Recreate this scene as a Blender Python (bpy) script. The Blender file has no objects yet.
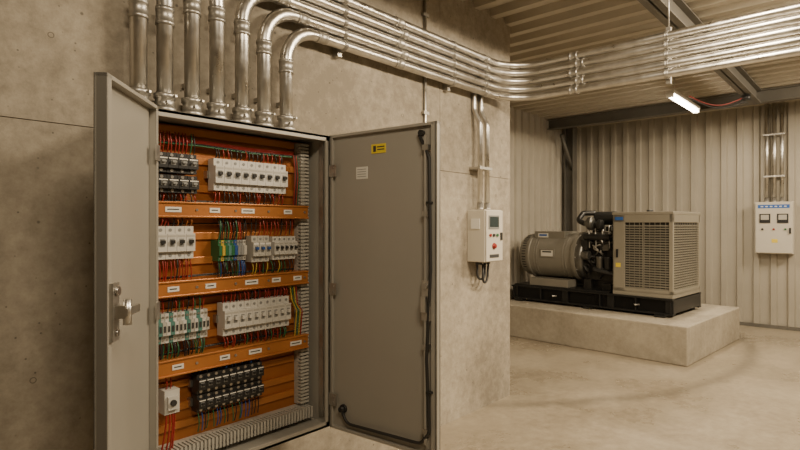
import bpy, math, random
from mathutils import Vector, Matrix
random.seed(7)
S = bpy.context.scene
COL = S.collection

# ------------------------------------------------------------------ materials
def pmat(name, col, rough=0.5, metal=0.0, var=0.0, scale=6.0, bump=0.0, bscale=None, emit=None, es=0.0, rvar=0.0):
    m = bpy.data.materials.new(name); m.use_nodes = True
    nt = m.node_tree; b = nt.nodes['Principled BSDF']
    b.inputs['Base Color'].default_value = (*col, 1)
    b.inputs['Roughness'].default_value = rough
    b.inputs['Metallic'].default_value = metal
    if emit:
        b.inputs['Emission Color'].default_value = (*emit, 1)
        b.inputs['Emission Strength'].default_value = es
    tc = nt.nodes.new('ShaderNodeTexCoord')
    if var > 0 or rvar > 0:
        n = nt.nodes.new('ShaderNodeTexNoise'); n.inputs['Scale'].default_value = scale
        n.inputs['Detail'].default_value = 6; n.inputs['Roughness'].default_value = 0.6
        nt.links.new(tc.outputs['Object'], n.inputs['Vector'])
        r = nt.nodes.new('ShaderNodeValToRGB')
        r.color_ramp.elements[0].position = 0.3; r.color_ramp.elements[1].position = 0.7
        r.color_ramp.elements[0].color = (*[c*(1-var) for c in col], 1)
        r.color_ramp.elements[1].color = (*[min(1, c*(1+var)) for c in col], 1)
        nt.links.new(n.outputs['Fac'], r.inputs['Fac'])
        nt.links.new(r.outputs['Color'], b.inputs['Base Color'])
        if rvar > 0:
            mr = nt.nodes.new('ShaderNodeMapRange')
            mr.inputs['From Min'].default_value = 0.3; mr.inputs['From Max'].default_value = 0.7
            mr.inputs['To Min'].default_value = max(0, rough-rvar); mr.inputs['To Max'].default_value = rough+rvar
            nt.links.new(n.outputs['Fac'], mr.inputs['Value'])
            nt.links.new(mr.outputs['Result'], b.inputs['Roughness'])
    return m

def concrete(name, c_dark, c_light, rough=0.85, pits=True, rmin=None, big=0.7, bump=0.25, arc=False):
    m = bpy.data.materials.new(name); m.use_nodes = True
    nt = m.node_tree; N = nt.nodes; L = nt.links; b = N['Principled BSDF']
    tc = N.new('ShaderNodeTexCoord')
    n1 = N.new('ShaderNodeTexNoise'); n1.inputs['Scale'].default_value = big; n1.inputs['Detail'].default_value = 8; n1.inputs['Roughness'].default_value = 0.66
    n2 = N.new('ShaderNodeTexNoise'); n2.inputs['Scale'].default_value = 14; n2.inputs['Detail'].default_value = 8; n2.inputs['Roughness'].default_value = 0.75
    for n in (n1, n2): L.new(tc.outputs['Object'], n.inputs['Vector'])
    mx = N.new('ShaderNodeMath'); mx.operation = 'MULTIPLY_ADD'; mx.inputs[1].default_value = 0.42
    L.new(n2.outputs['Fac'], mx.inputs[0])
    ms = N.new('ShaderNodeMath'); ms.operation = 'MULTIPLY'; ms.inputs[1].default_value = 0.58
    L.new(n1.outputs['Fac'], ms.inputs[0]); L.new(ms.outputs[0], mx.inputs[2])
    r = N.new('ShaderNodeValToRGB'); r.color_ramp.elements[0].position = 0.39; r.color_ramp.elements[1].position = 0.61
    r.color_ramp.elements[0].color = (*c_dark, 1); r.color_ramp.elements[1].color = (*c_light, 1)
    L.new(mx.outputs[0], r.inputs['Fac'])
    col = r.outputs['Color']
    if pits:
        for sc,a,bb in ((7,.035,.06),(19,.05,.09)):
            v = N.new('ShaderNodeTexVoronoi'); v.inputs['Scale'].default_value = sc; v.inputs['Randomness'].default_value = 1
            L.new(tc.outputs['Object'], v.inputs['Vector'])
            lt = N.new('ShaderNodeMapRange'); lt.inputs['From Min'].default_value = a; lt.inputs['From Max'].default_value = bb
            lt.inputs['To Min'].default_value = 0.45; lt.inputs['To Max'].default_value = 1
            L.new(v.outputs['Distance'], lt.inputs['Value'])
            mc = N.new('ShaderNodeMix'); mc.data_type = 'RGBA'; mc.blend_type = 'MULTIPLY'; mc.inputs[0].default_value = 1
            L.new(col, mc.inputs[6]); L.new(lt.outputs[0], mc.inputs[7]); col = mc.outputs[2]
    if arc:
        # worn wheel track on the slab (world coordinates)
        sx = N.new('ShaderNodeSeparateXYZ'); L.new(tc.outputs['Object'], sx.inputs[0])
        def M(op, a, bb):
            q = N.new('ShaderNodeMath'); q.operation = op
            for i, t in enumerate((a, bb)):
                if t is None: continue
                if isinstance(t, (int, float)): q.inputs[i].default_value = t
                else: L.new(t, q.inputs[i])
            return q.outputs[0]
        dx = M('SUBTRACT', sx.outputs[0], 6.8); dy = M('SUBTRACT', sx.outputs[1], 5.0)
        d = M('SQRT', M('ADD', M('MULTIPLY', dx, dx), M('MULTIPLY', dy, dy)), None)
        d = M('ADD', d, M('MULTIPLY', n1.outputs['Fac'], .25))
        e = M('ABSOLUTE', M('SUBTRACT', d, 4.05), None)
        mr = N.new('ShaderNodeMapRange'); mr.inputs['From Min'].default_value = 0.02; mr.inputs['From Max'].default_value = 0.13
        mr.inputs['To Min'].default_value = 0.70; mr.inputs['To Max'].default_value = 1
        L.new(e, mr.inputs['Value'])
        mc = N.new('ShaderNodeMix'); mc.data_type = 'RGBA'; mc.blend_type = 'MULTIPLY'; mc.inputs[0].default_value = 1
        L.new(col, mc.inputs[6]); L.new(mr.outputs[0], mc.inputs[7]); col = mc.outputs[2]
    L.new(col, b.inputs['Base Color'])
    if rmin is not None:
        mr = N.new('ShaderNodeMapRange'); mr.inputs['From Min'].default_value = .35; mr.inputs['From Max'].default_value = .65
        mr.inputs['To Min'].default_value = rmin; mr.inputs['To Max'].default_value = rough
        L.new(n1.outputs['Fac'], mr.inputs['Value']); L.new(mr.outputs[0], b.inputs['Roughness'])
    else: b.inputs['Roughness'].default_value = rough
    bp = N.new('ShaderNodeBump'); bp.inputs['Strength'].default_value = bump; bp.inputs['Distance'].default_value = 0.01
    L.new(n2.outputs['Fac'], bp.inputs['Height']); L.new(bp.outputs['Normal'], b.inputs['Normal'])
    return m

M_wall = concrete('concrete_wall', (0.23,0.198,0.152), (0.46,0.405,0.32), bump=.35)
M_joint = pmat('joint_dark', (0.14,0.12,0.095), 0.9)
M_hole = pmat('tie_hole_plug', (0.17,0.145,0.11), 0.9)
M_floor = concrete('concrete_floor', (0.22,0.182,0.13), (0.375,0.32,0.24), rough=0.42, rmin=0.22, pits=False, big=0.9, bump=0.04, arc=True)
M_plinth = concrete('concrete_plinth_mat', (0.26,0.228,0.175), (0.42,0.37,0.29), pits=False, big=1.5)
M_sheet = pmat('corrugated_sheet', (0.42,0.385,0.32), 0.45, 0.15, var=0.08, scale=1.5)
M_deck = pmat('deck_sheet', (0.45,0.405,0.325), 0.5, 0.2, var=0.08, scale=1.5)
M_steel = pmat('painted_steel_dark', (0.15,0.14,0.12), 0.55, 0.3, var=0.15, scale=3)
M_galv = pmat('galvanised', (0.64,0.62,0.58), 0.33, 1.0, var=0.12, scale=14, rvar=0.07)
M_galv2 = pmat('galvanised_dull', (0.48,0.46,0.42), 0.42, 0.9, var=0.15, scale=20)
M_cab = pmat('cabinet_paint', (0.36,0.34,0.295), 0.42, 0.1, var=0.03, scale=3)
M_door = pmat('door_paint', (0.33,0.31,0.268), 0.4, 0.05, var=0.03, scale=2)
M_edge = pmat('cabinet_edge', (0.15,0.14,0.12), 0.45, 0.1)
M_orange = pmat('mounting_plate_orange', (0.36,0.125,0.03), 0.38, 0.35, var=0.15, scale=4)
M_orange2 = pmat('rail_orange', (0.47,0.18,0.05), 0.35, 0.35, var=0.12, scale=5)
M_white = pmat('plastic_white', (0.56,0.54,0.49), 0.4)
M_offw = pmat('plastic_offwhite', (0.42,0.40,0.35), 0.45)
M_grey = pmat('plastic_grey', (0.22,0.22,0.21), 0.45)
M_black = pmat('plastic_black', (0.018,0.018,0.018), 0.4)
M_dark = pmat('dark_void', (0.03,0.028,0.025), 0.8)
M_rubber = pmat('rubber', (0.025,0.024,0.023), 0.55)
M_red = pmat('wire_red', (0.28,0.022,0.015), 0.4)
M_green = pmat('wire_green', (0.02,0.12,0.045), 0.4)
M_blue = pmat('wire_blue', (0.02,0.07,0.25), 0.4)
M_yel = pmat('wire_yellow', (0.45,0.32,0.04), 0.4)
M_teal = pmat('terminal_teal', (0.08,0.20,0.17), 0.45)
M_label = pmat('label_white', (0.70,0.68,0.62), 0.5)
M_ylabel = pmat('label_yellow', (0.75,0.57,0.04), 0.5)
M_ink = pmat('label_ink', (0.04,0.04,0.04), 0.6)
M_brass = pmat('screw_steel', (0.45,0.43,0.40), 0.3, 0.9)
M_box = pmat('enclosure_beige', (0.56,0.52,0.44), 0.4, 0.0, var=0.02, scale=3)
M_gen = pmat('generator_paint', (0.22,0.205,0.17), 0.38, 0.15, var=0.06, scale=5)
M_genbox = pmat('generator_housing', (0.30,0.275,0.22), 0.42, 0.15, var=0.05, scale=4)
M_eng = pmat('engine_iron', (0.035,0.034,0.032), 0.42, 0.6, var=0.25, scale=18)
M_eng2 = pmat('engine_alu', (0.16,0.155,0.14), 0.35, 0.8, var=0.2, scale=18)
M_skid = pmat('skid_black', (0.015,0.015,0.015), 0.4, 0.2)
M_screen = pmat('lcd_screen', (0.02,0.03,0.03), 0.2, emit=(0.25,0.35,0.3), es=0.05)
M_tube = pmat('light_tube', (1,1,1), 0.5, emit=(1.0,0.86,0.66), es=30)
M_bluel = pmat('label_blue', (0.03,0.12,0.42), 0.5)

# ------------------------------------------------------------------ mesh tools
class MB:
    def __init__(s): s.v=[]; s.f=[]; s.m=[]; s.sm=[]; s.mats=[]
    def mi(s, mat):
        if mat not in s.mats: s.mats.append(mat)
        return s.mats.index(mat)
    def face(s, idx, mi, sm=False): s.f.append(idx); s.m.append(mi); s.sm.append(sm)
    def box(s, x0,x1,y0,y1,z0,z1, mat, M=None):
        i=len(s.v); mi=s.mi(mat)
        P=[Vector(p) for p in ((x0,y0,z0),(x1,y0,z0),(x1,y1,z0),(x0,y1,z0),(x0,y0,z1),(x1,y0,z1),(x1,y1,z1),(x0,y1,z1))]
        if M: P=[M@p for p in P]
        s.v+= [tuple(p) for p in P]
        for q in ((0,3,2,1),(4,5,6,7),(0,1,5,4),(1,2,6,5),(2,3,7,6),(3,0,4,7)): s.face([i+k for k in q],mi)
    def tube(s, pts, r, mat, n=10, cap=True):
        pts=[Vector(p) for p in pts]; mi=s.mi(mat)
        rr = r if isinstance(r,(list,tuple)) else [r]*len(pts)
        T=[]
        for k in range(len(pts)):
            a=pts[max(0,k-1)]; b=pts[min(len(pts)-1,k+1)]
            t=(b-a)
            T.append(t.normalized() if t.length>1e-9 else (T[-1] if T else Vector((0,0,1))))
        up=Vector((0,0,1)) if abs(T[0].z)<0.9 else Vector((1,0,0))
        nrm=(up-T[0]*up.dot(T[0])).normalized(); base=len(s.v)
        for k,p in enumerate(pts):
            nrm=(nrm-T[k]*nrm.dot(T[k]))
            nrm=nrm.normalized() if nrm.length>1e-6 else Vector((1,0,0))
            bn=T[k].cross(nrm)
            for j in range(n):
                a=2*math.pi*j/n
                s.v.append(tuple(p+(nrm*math.cos(a)+bn*math.sin(a))*rr[k]))
        for k in range(len(pts)-1):
            for j in range(n):
                a=base+k*n+j; b=base+k*n+(j+1)%n
                s.face([a,b,b+n,a+n],mi,True)
        if cap:
            s.face([base+j for j in range(n)][::-1],mi); e=base+(len(pts)-1)*n
            s.face([e+j for j in range(n)],mi)
    def cyl(s,p0,p1,r,mat,n=20,r1=None):
        s.tube([p0,p1],[r, r if r1 is None else r1],mat,n)
    def lathe(s, p0, axis, prof, mat, n=28):
        p0=Vector(p0); axis=Vector(axis).normalized(); mi=s.mi(mat)
        up=Vector((0,0,1)) if abs(axis.z)<0.9 else Vector((1,0,0))
        a1=(up-axis*up.dot(axis)).normalized(); a2=axis.cross(a1); base=len(s.v)
        for d,r in prof:
            for j in range(n):
                a=2*math.pi*j/n
                s.v.append(tuple(p0+axis*d+(a1*math.cos(a)+a2*math.sin(a))*r))
        for k in range(len(prof)-1):
            for j in range(n):
                a=base+k*n+j; b=base+k*n+(j+1)%n
                s.face([a,b,b+n,a+n],mi,False if abs(prof[k][0]-prof[k+1][0])<1e-6 else True)
        s.face([base+j for j in range(n)][::-1],mi); e=base+(len(prof)-1)*n
        s.face([e+j for j in range(n)],mi)
    def obj(s,name,parent=None,bevel=0.0,loc=(0,0,0),rotz=0.0):
        me=bpy.data.meshes.new(name); me.from_pydata(s.v,[],s.f)
        for m in s.mats: me.materials.append(m)
        for p,mi,sm in zip(me.polygons,s.m,s.sm): p.material_index=mi; p.use_smooth=sm
        me.update()
        o=bpy.data.objects.new(name,me); COL.objects.link(o)
        o.location=loc; o.rotation_euler=(0,0,rotz)
        if bevel>0:
            b=o.modifiers.new('bevel','BEVEL'); b.width=bevel; b.segments=2; b.limit_method='ANGLE'; b.angle_limit=math.radians(50)
        if parent:
            o.parent=parent; o.matrix_parent_inverse=Matrix.Translation(-Vector(parent.location))
        return o

def empty(name,loc):
    e=bpy.data.objects.new(name,None); e.location=loc; e.empty_display_size=0.2; COL.objects.link(e); return e

def fillet(pts,R,seg=10):
    pts=[Vector(p) for p in pts]; out=[pts[0]]
    for k in range(1,len(pts)-1):
        r=R[k-1] if isinstance(R,(list,tuple)) else R
        a=(pts[k-1]-pts[k]).normalized(); b=(pts[k+1]-pts[k]).normalized()
        ang=math.acos(max(-1,min(1,a.dot(b)))); d=r/math.tan(ang/2)
        c=pts[k]+(a+b).normalized()*(r/math.sin(ang/2))
        s0=pts[k]+a*d-c; s1=pts[k]+b*d-c; tot=s0.angle(s1)
        for i in range(seg+1):
            t=i/seg
            out.append(c+(s0*math.sin((1-t)*tot)+s1*math.sin(t*tot))/math.sin(tot))
    out.append(pts[-1]); return out

# ------------------------------------------------------------------ room shell
WY=2.44; CX=4.18; BX=9.45; SY=4.15; RX0=-3.0; RY0=-3.2; CZ=3.25
mb=MB(); mb.box(RX0-.2,BX+.3,RY0-.2,SY+.3,-0.15,0,M_floor); mb.obj('floor')

mb=MB(); mb.box(RX0,CX-.012,WY+.012,SY+.1,0,CZ+.05,M_joint)
xs=[RX0,-1.5,0.0,1.55,3.17,CX]; zs=[0,1.905,CZ+.05]
for i in range(len(xs)-1):
    for j in range(2):
        g=.0018
        mb.box(xs[i]+g if i else xs[i], xs[i+1]-(g if i<len(xs)-2 else 0), WY, WY+.012, zs[j]+(g if j else 0), zs[j+1]-(g if j==0 else 0), M_wall)
mb.box(CX-.012,CX,WY+.012,SY,0,CZ+.05,M_wall)
wl=mb.obj('wall_left')
mb=MB()
for (x,z) in [(0.66,2.25),(0.6,0.9),(2.75,2.25),(3.4,1.55),(3.95,0.95),(3.0,2.95),(3.95,1.75),(2.35,1.0)]:
    mb.lathe((x,WY+.002,z),(0,-1,0),[(0,.012),(.003,.012),(.003,.009),(.001,.009)],M_hole,n=14)
mb.obj('tie_holes',parent=wl)

def corr(mb, s0,s1,period,depth,fn,mat):
    mi=mb.mi(mat); pts=[]; s=s0
    while s<s1:
        for ds,d in ((0,0),(period*.52,0),(period*.60,depth),(period*.92,depth)):
            if s+ds<s1: pts.append((s+ds,d))
        s+=period
    pts.append((s1,0)); b=len(mb.v)
    for (a,d) in pts: mb.v.append(fn(a,d,0)); mb.v.append(fn(a,d,1))
    for k in range(len(pts)-1): mb.face([b+2*k,b+2*k+2,b+2*k+3,b+2*k+1],mi)

mb=MB(); corr(mb,RY0,SY,.21,.035,lambda s,d,e:(BX-d,s,CZ+.05 if e else 0.0),M_sheet)
mb.box(BX+.005,BX+.15,RY0,SY+.15,0,CZ+.05,M_steel)
wb=mb.obj('wall_back')
mb=MB(); corr(mb,CX,BX,.21,.035,lambda s,d,e:(s,SY-d,CZ+.05 if e else 0.0),M_sheet)
mb.box(CX+.01,BX,SY+.005,SY+.15,0,CZ+.05,M_steel)
mb.obj('wall_side')
mb=MB(); mb.box(BX-.06,BX-.035,RY0,SY-.04,0,.05,M_steel); mb.obj('baseboard_back')
mb=MB(); mb.box(CX,BX-.06,SY-.06,SY-.035,0,.05,M_steel); mb.obj('baseboard_side')
mb=MB(); mb.box(RX0-.15,BX+.15,RY0-.15,RY0,0,CZ+.05,M_wall); mb.obj('wall_right')
mb=MB(); mb.box(RX0-.15,RX0,RY0,SY,0,CZ+.05,M_wall); mb.obj('wall_front')
mb=MB(); corr(mb,RX0,BX,.24,.06,lambda s,d,e:(s,(SY if e else RY0),CZ+.06-d),M_deck)
mb.box(RX0,BX,RY0,SY,CZ+.065,CZ+.16,M_deck); mb.obj('ceiling')

def ibeam(name,p0,p1,h,w,t=.012):
    mb=MB(); p0=Vector(p0); p1=Vector(p1); L=(p1-p0).length
    d=(p1-p0).normalized(); q=d.to_track_quat('X','Z').to_matrix().to_4x4(); M=Matrix.Translation(p0)@q
    mb.box(0,L,-w/2,w/2,-h/2,-h/2+t,M_steel,M); mb.box(0,L,-w/2,w/2,h/2-t,h/2,M_steel,M)
    mb.box(0,L,-t/2,t/2,-h/2,h/2,M_steel,M)
    return mb.obj(name)
ibeam('steel_beam',(RX0,1.2,CZ-.10),(8.23,1.2,CZ-.10),.18,.12)
ibeam('steel_beam',(8.3,RY0,CZ-.09),(8.3,SY-.04,CZ-.09),.16,.12)
ibeam('steel_beam',(RX0,-1.6,CZ-.10),(8.23,-1.6,CZ-.10),.18,.12)
mb=MB()
for (a,b,c,d) in ((-.08,.08,-.08,-.065),(-.08,.08,.065,.08),(-.006,.006,-.08,.08)):
    mb.box(8.85+a,8.85+b,3.98+c,3.98+d,0,CZ,M_steel)
mb.box(8.73,8.97,3.86,4.09,0,.015,M_steel)
mb.tube([(8.85,3.95,2.45),(8.42,3.95,3.00)],.03,M_steel,8)
mb.obj('steel_column')

# ------------------------------------------------------------------ conduits
RUNY=2.362; PR=.0285
def coupling(mb,p,ax,r,L=.07):
    p=Vector(p); ax=Vector(ax)
    mb.lathe(p-ax*L/2,ax,[(0,r*1.0),(0,r*1.16),(L*.2,r*1.16),(L*.22,r*1.10),(L*.78,r*1.10),(L*.8,r*1.16),(L,r*1.16),(L,r)],M_galv2,20)
def lower_fit(mb,x,y,z):
    mb.lathe((x,y,z),(0,0,1),[(0,.050),(.016,.050),(.018,.043),(.03,.043),(.032,.048),(.052,.048),(.054,.041),(.09,.041),(.092,.047),(.112,.047),(.114,.034)],M_galv2,20)
    mb.cyl((x-.01,y-.040,z+.07),(x-.01,y-.060,z+.07),.007,M_galv2,8)
    mb.cyl((x+.02,y-.036,z+.10),(x+.025,y-.058,z+.10),.006,M_galv2,8)
    for a in range(8):
        an=a*math.pi/4
        mb.box(x+.050*math.cos(an)-.005,x+.050*math.cos(an)+.005,y+.050*math.sin(an)-.005,y+.050*math.sin(an)+.005,z,z+.014,M_galv2)
CT=1.966
vx=[.964,1.077,1.203,1.327,1.462,1.59,1.728]
runz=[None,None,2.829,2.762,2.695,2.628,2.561]
rad=[None,None,.10,.10,.19,.19,.19]
for i,x in enumerate(vx):
    mb=MB()
    if runz[i] is None:
        mb.tube([(x,RUNY,CT),(x,RUNY,CZ+.02)],.0345,M_galv,20)
        coupling(mb,(x,RUNY,2.42),(0,0,1),.0345,.08)
    else:
        z=runz[i]
        big=.0345
        full=fillet([(x,RUNY,CT),(x,RUNY,z),(4.06,RUNY,z),(4.06,RY0+.0,z)],[rad[i],.30],16)
        n_el=1+17
        rr=[big if k<n_el-3 else (PR if k>=n_el else big-(big-PR)*(k-(n_el-4))/4) for k in range(len(full))]
        mb.tube(full,rr,M_galv,20)
        coupling(mb,(x,RUNY,z-rad[i]-.03 if i>3 else 2.5),(0,0,1),big,.07)
        mb.box(x-.012,x+.012,RUNY,WY,2.14,2.16,M_galv2)
        if i>3: coupling(mb,(x+rad[i]+.05,RUNY,z),(1,0,0),PR,.07)
        coupling(mb,(2.62+.04*(i%2),RUNY,z),(1,0,0),PR,.07)
        coupling(mb,(3.66,RUNY,z),(1,0,0),PR,.06)
        coupling(mb,(4.06,1.80-.05*(i%2),z),(0,1,0),PR,.07)
    lower_fit(mb,x,RUNY,CT)
    mb.obj('electrical_conduit')

def strap_wall(x):
    mb=MB()
    mb.box(x-.016,x+.016,WY-.045,WY,2.50,2.89,M_galv2)
    for z in runz[2:]:
        pts=[(x,RUNY+.03,z-PR-.003)]+[(x,RUNY-math.cos(a)*(PR+.003),z+math.sin(a)*(PR+.003)) for a in [k*math.pi/8-math.pi/2 for k in range(9)]]+[(x,RUNY+.03,z+PR+.003)]
        for dx in (-.009,0,.009): mb.tube([(p[0]+dx,p[1],p[2]) for p in pts],.0032,M_galv2,6)
    mb.obj('conduit_bracket')
for x in (2.14,3.22): strap_wall(x)
def strap_hang(y):
    mb=MB(); X=4.06
    mb.box(X+PR+.002,X+PR+.035,y-.016,y+.016,2.50,2.90,M_galv2)
    mb.tube([(X+PR+.018,y,2.9),(X+PR+.018,y,CZ+.02)],.006,M_galv2,8)
    for z in runz[2:]:
        pts=[(X+.03,y,z-PR-.003)]+[(X-math.cos(a)*(PR+.003),y,z+math.sin(a)*(PR+.003)) for a in [k*math.pi/8-math.pi/2 for k in range(9)]]+[(X+.03,y,z+PR+.003)]
        for dy in (-.009,0,.009): mb.tube([(p[0],p[1]+dy,p[2]) for p in pts],.0032,M_galv2,6)
    mb.obj('conduit_bracket')
for y in (1.12,-.6,-2.2): strap_hang(y)
mb=MB(); mb.tube([(2.98,WY-.013,.9),(2.98,WY-.013,CZ+.02)],.011,M_galv,12)
for z in (1.1,2.3,3.0): mb.box(2.95,3.01,WY-.027,WY,z-.01,z+.01,M_galv2)
mb.obj('thin_conduit')
mb=MB()
for x in (3.585,3.685):
    mb.tube(fillet([(x,2.36,1.622),(x,2.36,2.30),(x,2.417,2.42),(x,2.417,2.86)],.06,6),.020,M_galv,14)
    mb.lathe((x,2.36,1.622),(0,0,1),[(0,.028),(.012,.028),(.014,.024),(.05,.024),(.05,.020)],M_galv2,14)
mb.box(3.545,3.725,2.335,WY,1.94,1.96,M_galv2)
mb.obj('control_box_conduit')

# ------------------------------------------------------------------ control box on wall
e=empty('control_box',(3.645,2.35,1.2))
mb=MB(); mb.box(3.52,3.77,2.275,WY,1.21,1.62,M_box); mb.box(3.525,3.765,2.262,2.275,1.215,1.615,M_box)
mb.obj('body',e,.006)
mb=MB()
mb.box(3.555,3.70,2.256,2.263,1.47,1.575,M_grey); mb.box(3.565,3.69,2.253,2.257,1.485,1.565,M_screen)
for k,(x,z) in enumerate([(3.575,1.42),(3.625,1.42),(3.675,1.42)]):
    mb.cyl((x,2.264,z),(x,2.25,z),.012,[M_red,M_black,M_green][k],12)
mb.lathe((3.63,2.264,1.335),(0,-1,0),[(0,.024),(.008,.024),(.008,.016),(.02,.018),(.024,.012)],M_red,16)
mb.box(3.725,3.745,2.252,2.264,1.38,1.44,M_black)
mb.box(3.515,3.521,2.32,2.40,1.47,1.55,M_label)
mb.box(3.57,3.70,2.258,2.264,1.245,1.27,M_ink)
for x in (3.56,3.61,3.67,3.72): mb.cyl((x,2.37,1.21),(x,2.37,1.185),.014,M_black,10)
mb.tube(fillet([(3.56,2.37,1.19),(3.56,2.37,1.07),(3.67,2.37,1.07),(3.67,2.37,1.19)],.05,8),.009,M_rubber,8)
mb.tube(fillet([(3.61,2.35,1.19),(3.61,2.35,1.04),(3.72,2.38,1.04),(3.72,2.37,1.19)],.05,8),.009,M_rubber,8)
mb.obj('controls',e)

# ------------------------------------------------------------------ electrical cabinet
CX0,CX1,CY0,CZ0,CZ1=.910,1.845,2.14,.45,1.965
cab=empty('electrical_cabinet',(1.39,2.3,.45))
mb=MB(); t=.015
mb.box(CX0,CX0+t,CY0,WY,CZ0,CZ1,M_cab); mb.box(CX1-t,CX1,CY0,WY,CZ0,CZ1,M_cab)
mb.box(CX0,CX1,CY0,WY,CZ1-t,CZ1,M_cab); mb.box(CX0,CX1,CY0,WY,CZ0,CZ0+t,M_cab)
mb.box(CX0,CX1,WY-t,WY,CZ0,CZ1,M_cab)
w=.03
mb.box(CX0,CX0+w,CY0,CY0+.012,CZ0,CZ1,M_cab); mb.box(CX1-w,CX1,CY0,CY0+.012,CZ0,CZ1,M_cab)
mb.box(CX0,CX1,CY0,CY0+.012,CZ1-w,CZ1,M_cab); mb.box(CX0,CX1,CY0,CY0+.012,CZ0,CZ0+w,M_cab)
mb.obj('body',cab,.002)
PY=2.315
mb=MB(); mb.box(.94,1.80,PY,PY+.012,.49,1.94,M_orange)
for zc in (1.915,1.87,1.79,1.665,1.45,1.34,1.12,1.0,.80,.70,.62):
    mb.box(.945,1.735,PY-.014,PY,zc-.016,zc+.016,M_orange2)
mb.obj('mounting_plate',cab,.002)
RAILS=[(1.566,.034),(1.228,.034),(.895,.036)]
mb=MB()
for zc,h in RAILS:
    mb.box(.945,1.775,2.235,PY,zc-h,zc+h,M_orange2)
    mb.box(.945,1.775,2.228,2.236,zc+h-.008,zc+h,M_orange2); mb.box(.945,1.775,2.228,2.236,zc-h,zc-h+.008,M_orange2)
mb.obj('wiring_rails',cab,.002)
mb=MB()
for k,(zc,h) in enumerate(RAILS):
    for x in ([1.02,1.22,1.38,1.62],[1.03,1.20,1.40,1.55,1.68],[1.05,1.27,1.42,1.66])[k]:
        L=random.choice([.05,.07]); mb.box(x,x+L,2.2325,2.2355,zc-.011,zc+.011,M_label)
        mb.box(x+.008,x+L-.010,2.2318,2.2327,zc-.002,zc+.003,M_ink)
    for x in (.985,1.16,1.35,1.53,1.75): mb.cyl((x,2.235,zc),(x,2.231,zc),.006,M_brass,10)
mb.obj('rail_labels',cab)

mb=MB(); wires=MB()
def breakers(x0,x1,n,zc,h,body,tog,dep=0.0):
    p=(x1-x0)/n
    mb.box(x0-.01,x1+.01,PY-.03,PY,zc-.017,zc+.017,M_brass)
    for k in range(n):
        a=x0+k*p+.0008; b=x0+(k+1)*p-.0008
        f=2.245-dep
        mb.box(a,b,f,PY-.02,zc-h/2,zc+h/2,body)
        mb.box(a,b,f-.018,f,zc-h*.27,zc+h*.27,body)
        c=(a+b)/2
        mb.box(c-p*.24,c+p*.24,f-.0195,f-.017,zc-h*.12,zc+h*.12,M_grey)
        mb.box(c-p*.20,c+p*.20,f-.032,f-.018,zc-h*.02,zc+h*.08,tog)
        mb.box(a+.003,b-.003,f-.0188,f-.017,zc+h*.17,zc+h*.23,M_label if body!=M_white else M_offw)
        for s in (1,-1):
            mb.cyl((c,f+.001,zc+s*h*.385),(c,f-.002,zc+s*h*.385),min(p*.22,.007),M_brass if body==M_black else M_grey,10)
def wire(x,za,zb,mat,r=.0027,yo=None,dx=None):
    y=(2.262 if yo is None else yo)+random.uniform(-.008,.008); dx=random.uniform(-.008,.008) if dx is None else dx
    pts=[]; bo=random.uniform(.004,.018)
    for k in range(7):
        t=k/6; pts.append((x+dx*t*t*(3-2*t),y-bo*math.sin(math.pi*t),za+(zb-za)*t))
    wires.tube(pts,r,mat,6,False)
def wset(x0,x1,n,za,zb,cols,per=2):
    p=(x1-x0)/n
    for k in range(n):
        for j in range(per):
            wire(x0+p*(k+(j+.5)/per),za,zb,random.choice(cols))
breakers(.985,1.165,4,1.765,.085,M_black,M_grey); breakers(.985,1.165,4,1.675,.075,M_black,M_grey,dep=.005)
breakers(1.245,1.64,9,1.73,.145,M_white,M_black)
wset(1.0,1.165,5,1.81,1.90,[M_red,M_black,M_green,M_red],2); wset(1.0,1.165,5,1.64,1.595,[M_red,M_black],2)
wset(1.25,1.64,9,1.80,1.85,[M_red,M_black,M_red,M_black],2); wset(1.25,1.64,9,1.66,1.595,[M_red,M_black,M_black,M_red],2)
breakers(.985,1.15,4,1.425,.14,M_white,M_black)
wset(1.0,1.15,4,1.495,1.535,[M_red,M_black,M_orange],2); wset(1.0,1.15,4,1.36,1.26,[M_red,M_red,M_black],3)
x=1.27
for k,(w_,c) in enumerate([(.016,M_green),(.016,M_yel),(.016,M_green),(.016,M_teal),(.016,M_green),(.016,M_blue),(.016,M_grey),(.016,M_grey),(.016,M_offw)]):
    mb.box(x,x+w_-.002,2.25,PY,1.335,1.43,c); mb.box(x,x+w_-.002,2.238,2.252,1.36,1.405,c)
    mb.cyl((x+w_/2,2.25,1.42),(x+w_/2,2.248,1.42),.004,M_brass,8); mb.cyl((x+w_/2,2.25,1.345),(x+w_/2,2.248,1.345),.004,M_brass,8); x+=w_
breakers(1.435,1.535,3,1.385,.125,M_offw,M_blue,dep=.008)
breakers(1.56,1.70,5,1.385,.115,M_white,M_black)
wset(1.27,1.42,9,1.43,1.535,[M_red,M_black,M_green,M_black],2); wset(1.27,1.42,9,1.335,1.26,[M_blue,M_black,M_green,M_black],2)
wset(1.44,1.70,6,1.45,1.535,[M_red,M_red,M_black,M_black],2); wset(1.44,1.70,6,1.325,1.26,[M_red,M_yel,M_green,M_black],2)
x=.975
for k in range(14):
    c=[M_white,M_teal,M_offw,M_white,M_teal,M_white,M_offw][k%7]
    mb.box(x,x+.0155,2.25,PY,1.0,1.125,c); mb.box(x,x+.0155,2.232,2.252,1.035,1.09,c)
    mb.cyl((x+.008,2.25,1.11),(x+.008,2.247,1.11),.005,M_brass,8); mb.cyl((x+.008,2.25,1.015),(x+.008,2.247,1.015),.005,M_brass,8)
    mb.box(x+.004,x+.012,2.229,2.233,1.05,1.075,M_dark); x+=.0175
breakers(1.29,1.66,10,1.065,.15,M_white,M_white)
wset(.98,1.21,13,1.125,1.195,[M_red,M_green,M_red,M_black],1); wset(.98,1.21,13,1.0,.93,[M_green,M_black,M_green,M_black],2)
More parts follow.
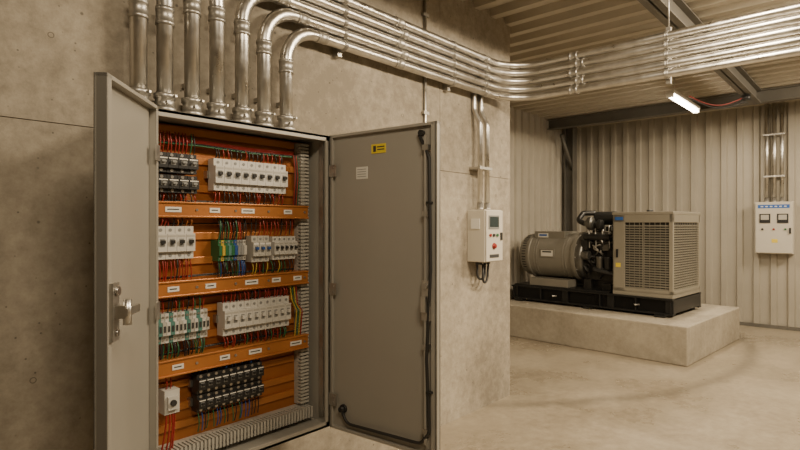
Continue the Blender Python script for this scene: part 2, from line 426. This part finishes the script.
wset(1.29,1.66,10,1.14,1.195,[M_red,M_red,M_black],2); wset(1.29,1.66,10,.99,.93,[M_red,M_green,M_red,M_black],2)
mb.box(1.02,1.085,2.24,PY,.70,.80,M_white); mb.box(1.03,1.075,2.225,2.242,.72,.775,M_white); mb.cyl((1.05,2.226,.75),(1.05,2.215,.75),.013,M_dark,12)
breakers(1.165,1.50,9,.795,.085,M_black,M_black); breakers(1.165,1.50,9,.71,.075,M_black,M_black)
wset(1.165,1.50,9,.84,.86,[M_black,M_blue],2); wset(1.165,1.50,9,.675,.585,[M_blue,M_green,M_black,M_blue,M_black],2)
for dx in (-.018,-.006,.006,.018):
    wire(1.05+dx,.70,.50,M_red,.004,2.25,dx*.3-.02)
for dx in (-.012,.008): wire(1.05+dx,.80,.862,M_red,.003)
for k in range(4):
    a=1.67+.012*k
    wires.tube(fillet([(a,2.25,1.19),(a,2.235,1.12-.01*k),(a+.03,2.235,1.06),(a+.03,2.25,.93)],.02,5),.0032,[M_yel,M_green,M_yel,M_red][k],6,False)
for k in range(4):
    a=1.70+.008*k
    wires.tube([(a,2.26,1.86),(a+.004,2.25,1.75),(a-.004,2.25,1.65),(a,2.26,1.60)],.003,[M_red,M_black,M_red,M_green][k],6,False)
for k in range(5):
    z=1.850+.006*k
    wires.tube([(1.0+.02*k,2.275,z),(1.2,2.268,z+.003),(1.45,2.272,z-.004),(1.70,2.268,z)],.003,random.choice([M_red,M_black,M_red,M_green]),6,False)
for z0 in (1.60,1.50,1.27,1.17,.945):
    for k in range(2):
        wires.tube([(1.0,2.285-.004*k,z0+.004*k),(1.3,2.283,z0+.005*k+.003),(1.6,2.285,z0+.004*k),(1.72,2.285,z0+.003*k)],.003,random.choice([M_red,M_black,M_black,M_orange]),6,False)
mb.obj('circuit_breakers',cab)
wires.obj('wiring',cab)
mb=MB()
mb.box(1.745,1.80,PY-.03,PY,.56,1.93,M_offw)
z=.565
while z<1.92:
    mb.box(1.745,1.752,2.262,PY-.03,z,z+.010,M_offw); mb.box(1.79,1.797,2.262,PY-.03,z,z+.010,M_offw); mb.box(1.745,1.797,2.258,2.263,z,z+.010,M_offw); z+=.018
mb.box(.955,1.80,PY-.03,PY,.495,.55,M_offw)
x=.955
while x<1.79:
    mb.box(x,x+.010,2.225,PY-.03,.495,.5,M_offw); mb.box(x,x+.010,2.22,2.226,.495,.55,M_offw); mb.box(x,x+.010,2.225,PY-.03,.545,.55,M_offw); x+=.018
mb.box(1.82,1.83,2.17,2.20,.5,1.93,M_galv2)
mb.obj('cable_duct',cab)

# ---- doors
H=CZ1-CZ0
W=.665; ang=math.atan2(-.66,.055)
def doorplate(mb,W,sgn,th,em):
    yi=sgn*th
    a,b=sorted((0,sgn*.010)); mb.box(0,W,a,b,0,H,M_door)
    a,b=sorted((0,yi))
    mb.box(0,.014,a,b,0,H,M_cab); mb.box(W-.014,W,a,b,0,H,em); mb.box(0,W,a,b,0,.014,M_cab); mb.box(0,W,a,b,H-.014,H,M_cab)
    a,b=sorted((yi,yi-sgn*.003))
    mb.box(W-.034,W-.002,a,b,.002,H-.002,M_cab); mb.box(.002,.02,a,b,.002,H-.002,M_cab)
hinge=(CX1+.018,CY0-.004,CZ0)
mb=MB(); doorplate(mb,W,-1,.028,M_cab); mb.obj('door_leaf_wide',cab,.003,hinge,ang)
mb=MB()
for z in (.15,.72,1.33):
    mb.cyl((-.008,-.004,z-.045),(-.008,-.004,z+.045),.010,M_galv2,12); mb.box(0,.05,-.034,-.028,z-.03,z+.03,M_galv2)
    mb.cyl((.032,-.034,z-.015),(.032,-.038,z-.015),.005,M_brass,8); mb.cyl((.032,-.034,z+.015),(.032,-.038,z+.015),.005,M_brass,8)
mb.box(.27,.36,-.013,-.010,1.40,1.445,M_ylabel); mb.box(.283,.300,-.0145,-.0125,1.408,1.437,M_ink); mb.box(.308,.352,-.0145,-.0125,1.415,1.42,M_ink); mb.box(.308,.352,-.0145,-.0125,1.428,1.433,M_ink)
mb.box(.17,.245,-.012,-.010,1.28,1.34,M_label)
for k in range(4): mb.box(.178,.235,-.0128,-.0118,1.29+.012*k,1.293+.012*k,M_grey)
mb.box(W-.062,W-.052,-.040,-.028,.06,H-.06,M_cab)
mb.box(W-.075,W-.03,-.042,-.010,.62,.80,M_galv2); mb.box(W-.066,W-.042,-.062,-.042,.66,.73,M_galv); mb.cyl((W-.052,-.042,.775),(W-.052,-.053,.775),.012,M_brass,12)
for z in (.12,.5,1.1,1.4): mb.box(W-.072,W-.042,-.042,-.010,z-.012,z+.012,M_galv2)
pts=fillet([(W-.10,-.022,1.46),(W-.035,-.038,1.35),(W-.028,-.038,.85),(W-.05,-.038,.45),(W-.035,-.038,.12),(W-.09,-.03,.055),(.12,-.028,.045),(.085,-.025,.10)],.05,8)
mb.tube(pts,.0075,M_rubber,10)
for z in (1.15,.3): mb.box(W-.048,W-.022,-.047,-.028,z-.005,z+.005,M_black)
mb.lathe((.085,-.010,.11),(0,-1,0),[(0,.022),(.012,.022),(.012,.014),(.03,.014),(.03,.01)],M_black,14)
mb.cyl((W-.09,-.010,1.47),(W-.09,-.03,1.47),.014,M_black,12)
mb.cyl((W-.06,-.018,.03),(W-.06,-.018,-.012),.009,M_brass,10)
mb.obj('door_wide_fittings',cab,0,hinge,ang)
WL=.475; angL=math.atan2(-.75,-.66)
hingeL=(CX0-.004,CY0-.006,CZ0)
mb=MB(); doorplate(mb,WL,1,.04,M_edge)
mb.obj('door_leaf_narrow',cab,.003,hingeL,angL)
mb=MB()
for z in (.15,.72,1.33):
    mb.cyl((-.006,.006,z-.045),(-.006,.006,z+.045),.010,M_galv2,12); mb.box(0,.04,.04,.046,z-.03,z+.03,M_galv2)
mb.box(WL-.06,WL-.012,.038,.052,.69,.87,M_galv2); mb.box(WL-.05,WL-.022,.052,.085,.76,.80,M_galv)
mb.box(WL-.125,WL-.018,.078,.092,.768,.792,M_galv); mb.cyl((WL-.036,.052,.845),(WL-.036,.062,.845),.014,M_brass,12)
mb.cyl((WL-.036,.052,.715),(WL-.036,.060,.715),.010,M_brass,12)
mb.cyl((WL-.036,.085,.74),(WL-.036,.085,.82),.013,M_galv,12)
mb.box(WL-.07,WL-.03,-.012,0,.70,.86,M_galv2)
mb.box(WL-.075,WL-.038,.010,.0125,1.35,1.42,M_label); mb.box(WL-.070,WL-.044,.0125,.0135,1.375,1.41,M_red)
mb.obj('door_narrow_fittings',cab,0,hingeL,angL)

# ------------------------------------------------------------------ plinth
PZ=.42; TILT=math.radians(-4)
mb=MB(); mb.box(0,2.0,0,2.52,0,PZ,M_plinth); mb.obj('concrete_plinth',bevel=.012,loc=(6.24,1.52,0),rotz=TILT)

# ------------------------------------------------------------------ generator
gen=empty('diesel_generator',(7.15,2.8,PZ))
GX0,GX1=6.72,7.72
mb=MB()
for x in (GX0,GX1-.09):
    mb.box(x,x+.09,1.78,3.98,PZ+.03,PZ+.05,M_skid); mb.box(x,x+.09,1.78,3.98,PZ+.20,PZ+.22,M_skid)
    mb.box(x+.035,x+.05,1.78,3.98,PZ+.03,PZ+.22,M_skid)
    for y in (1.80,2.2,2.65,3.1,3.5,3.93): mb.box(x,x+.09,y,y+.015,PZ+.03,PZ+.22,M_skid)
for y in (1.78,2.48,3.1,3.88): mb.box(GX0+.02,GX1-.02,y,y+.09,PZ+.05,PZ+.21,M_skid)
for x in (GX0-.03,GX1-.11):
    for y in (1.86,2.75,3.78): mb.box(x,x+.14,y,y+.12,PZ,PZ+.03,M_skid)
for y in (2.2,3.3): mb.tube([(GX0+.02,y-.03,PZ+.12),(GX0-.03,y,PZ+.12),(GX0+.02,y+.03,PZ+.12)],.012,M_galv2,8)
mb.box(GX0+.035,GX0+.045,1.80,3.96,PZ+.05,PZ+.20,M_skid)
mb.box(GX0+.02,GX1-.02,2.55,3.94,PZ+.22,PZ+.24,M_skid)
mb.obj('skid_base',gen,.003)
B0,B1=PZ+.26,1.66; HX0,HX1,HY0,HY1=6.75,7.70,1.79,2.50
mb=MB()
mb.box(HX0+.03,HX1-.03,HY0+.03,HY1-.01,B0+.02,B1-.03,M_dark)
mb.box(HX0-.006,HX1+.006,HY0-.006,HY1+.006,B1-.035,B1,M_genbox)
mb.box(HX0,HX1,HY0,HY1,B0-.04,B0+.02,M_genbox)
for (x,y,wx,wy) in ((HX0,HY0,.045,.045),(HX1-.045,HY0,.045,.045),(HX0,HY1-.15,.04,.15),(HX1-.04,HY1-.15,.04,.15)):
    mb.box(x,x+wx,y,y+wy,B0,B1-.02,M_genbox)
mb.box(HX0,HX0+.035,HY0,HY1,B1-.13,B1-.03,M_genbox); mb.box(HX0,HX0+.035,HY0,HY1,B0,B0+.05,M_genbox)
mb.box(HX0,HX1,HY0,HY0+.035,B1-.13,B1-.03,M_genbox); mb.box(HX0,HX1,HY0,HY0+.035,B0,B0+.05,M_genbox)
mb.box(HX0,HX1,HY1-.02,HY1,B0,B1-.02,M_genbox)
mb.box(HX0+.003,HX1,HY0+.34,HY0+.350,B0,B1-.05,M_genbox)
mb.obj('radiator_housing',gen,.006)
mb=MB()
z=B0+.06
while z<B1-.14:
    M=Matrix.Translation((HX0+.014,0,z))@Matrix.Rotation(math.radians(-30),4,'Y')
    mb.box(-.013,.013,HY0+.045,HY1-.15,-.002,.002,M_genbox,M)
    M=Matrix.Translation((0,HY0+.014,z))@Matrix.Rotation(math.radians(30),4,'X')
    mb.box(HX0+.045,HX1-.045,-.013,.013,-.002,.002,M_genbox,M)
    z+=.030
y=HY0+.08
while y<HY1-.16:
    mb.box(HX0+.001,HX0+.005,y,y+.004,B0+.05,B1-.13,M_genbox); y+=.06
x=HX0+.08
while x<HX1-.05:
    mb.box(x,x+.004,HY0+.001,HY0+.005,B0+.05,B1-.13,M_genbox); x+=.06
mb.obj('radiator_grille',gen)
mb=MB()
mb.box(HX0-.004,HX0,HY1-.13,HY1-.03,B1-.10,B1-.06,M_bluel); mb.box(HX0-.004,HX0,HY1-.10,HY1-.04,B0+.30,B0+.35,M_ylabel)
mb.box(HX0-.02,HX0,HY1-.07,HY1-.05,B0+.42,B0+.52,M_black)
mb.cyl((7.15,2.2,B1),(7.15,2.2,B1+.03),.04,M_black,16)
mb.obj('housing_details',gen)
ax=7.12; az=1.07
mb=MB()
mb.lathe((ax,3.04,az),(0,1,0),[(0,.25),(.0,.335),(.06,.335),(.065,.31),(.10,.315),(.70,.315),(.705,.33),(.74,.33),(.745,.31),(.84,.30),(.88,.28),(.90,.24),(.905,.12),(.92,.11)],M_gen,48)
for y in (3.18,3.22,3.62,3.66):
    mb.lathe((ax,y,az),(0,1,0),[(0,.314),(0,.321),(.012,.321),(.012,.314)],M_gen,48)
mb.box(ax-.36,ax-.12,3.12,3.70,.66,.76,M_gen); mb.box(ax+.12,ax+.36,3.12,3.70,.66,.76,M_gen)
mb.box(ax-.20,ax+.20,3.25,3.72,1.30,1.41,M_gen)
mb.box(ax-.325,ax-.30,3.34,3.56,az-.02,az+.10,M_gen)
mb.obj('alternator',gen,.004)
mb=MB(); mb.box(ax-.329,ax-.325,3.36,3.54,az,az+.08,M_label); mb.box(ax-.331,ax-.329,3.38,3.52,az+.05,az+.07,M_ink)
mb.box(ax-.204,ax-.20,3.50,3.66,1.325,1.385,M_label); mb.box(ax-.206,ax-.204,3.52,3.64,1.345,1.37,M_bluel)
for k in range(12):
    a=k*math.pi/6; mb.cyl((ax+.322*math.cos(a),3.035,az+.322*math.sin(a)),(ax+.322*math.cos(a),3.02,az+.322*math.sin(a)),.012,M_brass,8)
for k in range(14):
    a=math.pi*.65+k*.13
    p=Vector((ax+.303*math.cos(a),0,az+.303*math.sin(a)))
    mb.tube([(p.x,3.81,p.z),(p.x,3.87,p.z)],.008,M_dark,6)
mb.obj('alternator_details',gen)
mb=MB()
mb.lathe((ax,2.94,az),(0,1,0),[(0,.24),(0,.30),(.03,.33),(.10,.33),(.10,.2)],M_eng2,32)
mb.box(6.93,7.33,2.55,2.95,.78,1.26,M_eng); mb.box(6.98,7.28,2.56,2.93,.66,.80,M_eng)
mb.box(6.96,7.30,2.56,2.92,1.26,1.40,M_eng2); mb.box(7.02,7.24,2.58,2.90,1.40,1.48,M_eng)
for y in (2.62,2.71,2.80,2.89):
    mb.cyl((6.99,y,1.42),(6.99,y,1.50),.012,M_galv2,8); mb.tube(fillet([(6.99,y,1.48),(6.90,y,1.50),(6.88,y-.02,1.20)],.04,5),.008,M_galv2,6)
    mb.cyl((6.93,y,1.30),(6.86,y,1.33),.026,M_eng,12)
mb.tube([(6.86,2.58,1.34),(6.86,2.93,1.34)],.04,M_eng,14)
mb.lathe((6.86,2.80,1.52),(0,1,0),[(0,.05),(.02,.085),(.07,.085),(.09,.05),(.12,.04)],M_eng2,20)
mb.lathe((6.88,2.68,1.50),(0,1,0),[(0,.03),(.02,.07),(.06,.075),(.09,.045),(.12,.04)],M_eng,20)
mb.tube(fillet([(6.86,2.93,1.52),(6.86,3.02,1.56),(7.0,3.02,1.66),(7.1,2.9,1.66)],.05,6),.035,M_eng,12)
mb.lathe((7.12,2.60,1.59),(0,1,0),[(0,.06),(.0,.085),(.03,.09),(.26,.09),(.29,.085),(.29,.05)],M_black,24)
mb.tube(fillet([(7.0,2.55,1.45),(6.90,2.53,1.47),(6.86,2.49,1.40)],.04,6),.03,M_rubber,12)
mb.tube(fillet([(6.92,2.80,.95),(6.82,2.78,.92),(6.82,2.52,.88),(6.9,2.48,.88)],.05,6),.028,M_rubber,12)
for (y,z,m_) in ((2.62,1.02,M_black),(2.73,1.02,M_eng2)): mb.lathe((6.875,y,z-.10),(0,0,1),[(0,.03),(.01,.045),(.13,.045),(.14,.05),(.17,.05),(.17,.02)],m_,18)
mb.lathe((6.86,2.86,1.10),(0,1,0),[(0,.02),(0,.06),(.02,.065),(.09,.065),(.11,.05)],M_eng2,20)
mb.lathe((7.12,2.535,1.05),(0,-1,0),[(0,.12),(.01,.14),(.02,.12),(.03,.14),(.03,.04)],M_eng,24)
mb.lathe((6.98,2.535,1.27),(0,-1,0),[(0,.05),(.01,.06),(.02,.05),(.03,.06)],M_eng2,18)
mb.lathe((6.92,2.535,.90),(0,-1,0),[(0,.05),(.01,.06),(.02,.05),(.03,.06)],M_eng2,18)
mb.tube([(6.98,2.525,1.33),(7.25,2.525,1.12),(7.10,2.525,.92),(6.92,2.525,.85),(6.87,2.525,.95),(6.93,2.525,1.3),(6.98,2.525,1.33)],.010,M_rubber,6)
for k in range(16):
    y=random.uniform(2.56,2.98); z=random.uniform(.85,1.45); x=6.90
    mb.tube(fillet([(x,y,z),(x-.05,y+.02,z+.03),(x-.05,y+random.uniform(-.15,.15),z+random.uniform(-.2,.2)),(x+.02,y,z+random.uniform(-.2,.2))],.02,4),random.choice([.006,.009,.012]),random.choice([M_rubber,M_galv2,M_eng,M_rubber]),8)
mb.box(6.84,6.93,2.88,2.97,1.17,1.30,M_eng); mb.box(6.85,6.92,2.60,2.68,1.17,1.25,M_eng2)
mb.box(6.88,6.98,2.58,2.70,.66,.74,M_eng); mb.box(6.88,6.98,2.85,2.95,.66,.78,M_eng)
mb.tube(fillet([(7.25,2.7,1.4),(7.3,2.7,1.62),(7.3,2.95,1.62),(7.3,3.0,1.5)],.06,6),.03,M_eng2,12)
mb.obj('engine',gen,.004)
gen.rotation_euler=(0,0,TILT); gen.location.y-=.03; gen.location.x+=.05

# ------------------------------------------------------------------ meter panel on back wall
e=empty('meter_panel',(BX-.15,1.13,1.08))
fx=BX-.045
mb=MB(); mb.box(fx-.15,fx,.91,1.365,1.09,1.83,M_box); mb.box(fx-.163,fx-.15,.92,1.355,1.10,1.82,M_box); mb.obj('body',e,.006)
mb=MB(); q=fx-.163
mb.box(q-.003,q,.95,1.325,1.74,1.79,M_bluel)
for k in range(6): mb.box(q-.0045,q-.003,.985+.055*k,1.015+.055*k,1.757,1.772,M_label)
for y in (1.03,1.24):
    mb.box(q-.012,q,y-.065,y+.065,1.53,1.66,M_black); mb.box(q-.014,q-.012,y-.048,y+.048,1.575,1.645,M_offw)
for y,m in ((1.0,M_green),(1.135,M_red),(1.27,M_black)): mb.cyl((q,y,1.44),(q-.015,y,1.44),.014,m,12)
mb.box(q-.003,q,1.09,1.16,1.25,1.30,M_ylabel); mb.box(q-.02,q,.935,.955,1.38,1.46,M_black)
mb.obj('meters',e)
mb=MB()
for y in (1.05,1.14,1.23):
    mb.tube([(fx-.07,y,1.83),(fx-.07,y,CZ-.0)],.026,M_galv,12)
    mb.lathe((fx-.07,y,1.83),(0,0,1),[(0,.034),(.015,.034),(.017,.030),(.06,.030),(.06,.026)],M_galv2,14)
for z in (2.2,2.8): mb.box(fx-.10,fx,1.01,1.27,z-.012,z+.012,M_galv2)
mb.obj('meter_conduits',e)

# ------------------------------------------------------------------ light fixture
e=empty('fluorescent_light',(7.35,1.83,3.05))
mb=MB(); mb.box(6.75,7.95,1.78,1.88,3.03,3.07,M_white); mb.box(6.75,6.77,1.79,1.87,2.985,3.03,M_white); mb.box(7.93,7.95,1.79,1.87,2.985,3.03,M_white)
for x in (6.95,7.75): mb.tube([(x,1.83,3.07),(x,1.83,CZ+.02)],.004,M_galv2,6)
mb.obj('housing',e,.003)
mb=MB()
for y in (1.81,1.85): mb.tube([(6.77,y,3.008),(7.93,y,3.008)],.015,M_tube,12)
mb.obj('tubes',e)
mb=MB(); pts=[]
for k in range(13):
    t=k/12; pts.append((6.9+.6*t,1.66-.44*t,3.0-.10*math.sin(math.pi*t)+.02*t))
mb.tube(pts,.006,M_red,8); pts=[(p[0]+.04,p[1]-.02,p[2]-.03) for p in pts]; mb.tube(pts,.006,M_rubber,8)
mb.lathe((7.52,1.20,2.985),(0,0,1),[(0,.02),(.0,.05),(.06,.05),(.06,.02)],M_black,14)
mb.obj('supply_cable',e)

# ------------------------------------------------------------------ lights
def area(name,loc,target,size,power,col,sy=None):
    l=bpy.data.lights.new(name,'AREA'); l.energy=power; l.color=col; l.size=size
    if sy: l.shape='RECTANGLE'; l.size_y=sy
    o=bpy.data.objects.new(name,l); COL.objects.link(o); o.location=loc
    o.rotation_euler=(Vector(target)-Vector(loc)).to_track_quat('-Z','Y').to_euler(); return o
WARM=(1.0,.83,.60)
area('ceiling_lamp_near',(2.9,0.2,3.15),(2.9,1.1,0.6),.9,110,WARM,.2)
area('ceiling_lamp_mid',(4.8,-.3,3.15),(4.8,0.8,0),.9,130,WARM,.2)
area('ceiling_lamp_far',(7.6,-.9,3.1),(7.9,0.6,0),1.2,110,WARM,.3)
area('fluorescent_glow',(7.35,1.83,2.97),(7.35,1.83,0),1.1,45,WARM,.08)
area('fill_light_rear',(0.3,-.3,3.15),(1.5,1.4,1.0),.9,50,WARM,.2)  # added fill light for the open door's inner face, not a ceiling fixture

w=bpy.data.worlds.new('World'); S.world=w; w.use_nodes=True
w.node_tree.nodes['Background'].inputs[0].default_value=(1,.86,.68,1); w.node_tree.nodes['Background'].inputs[1].default_value=.1

cam=bpy.data.cameras.new('camera'); cam.lens=24.165; cam.sensor_width=36; cam.clip_start=.05
co=bpy.data.objects.new('camera',cam); COL.objects.link(co); co.location=(0,0,1.5)
co.rotation_euler=(math.radians(90),0,math.radians(41.84-90)); S.camera=co
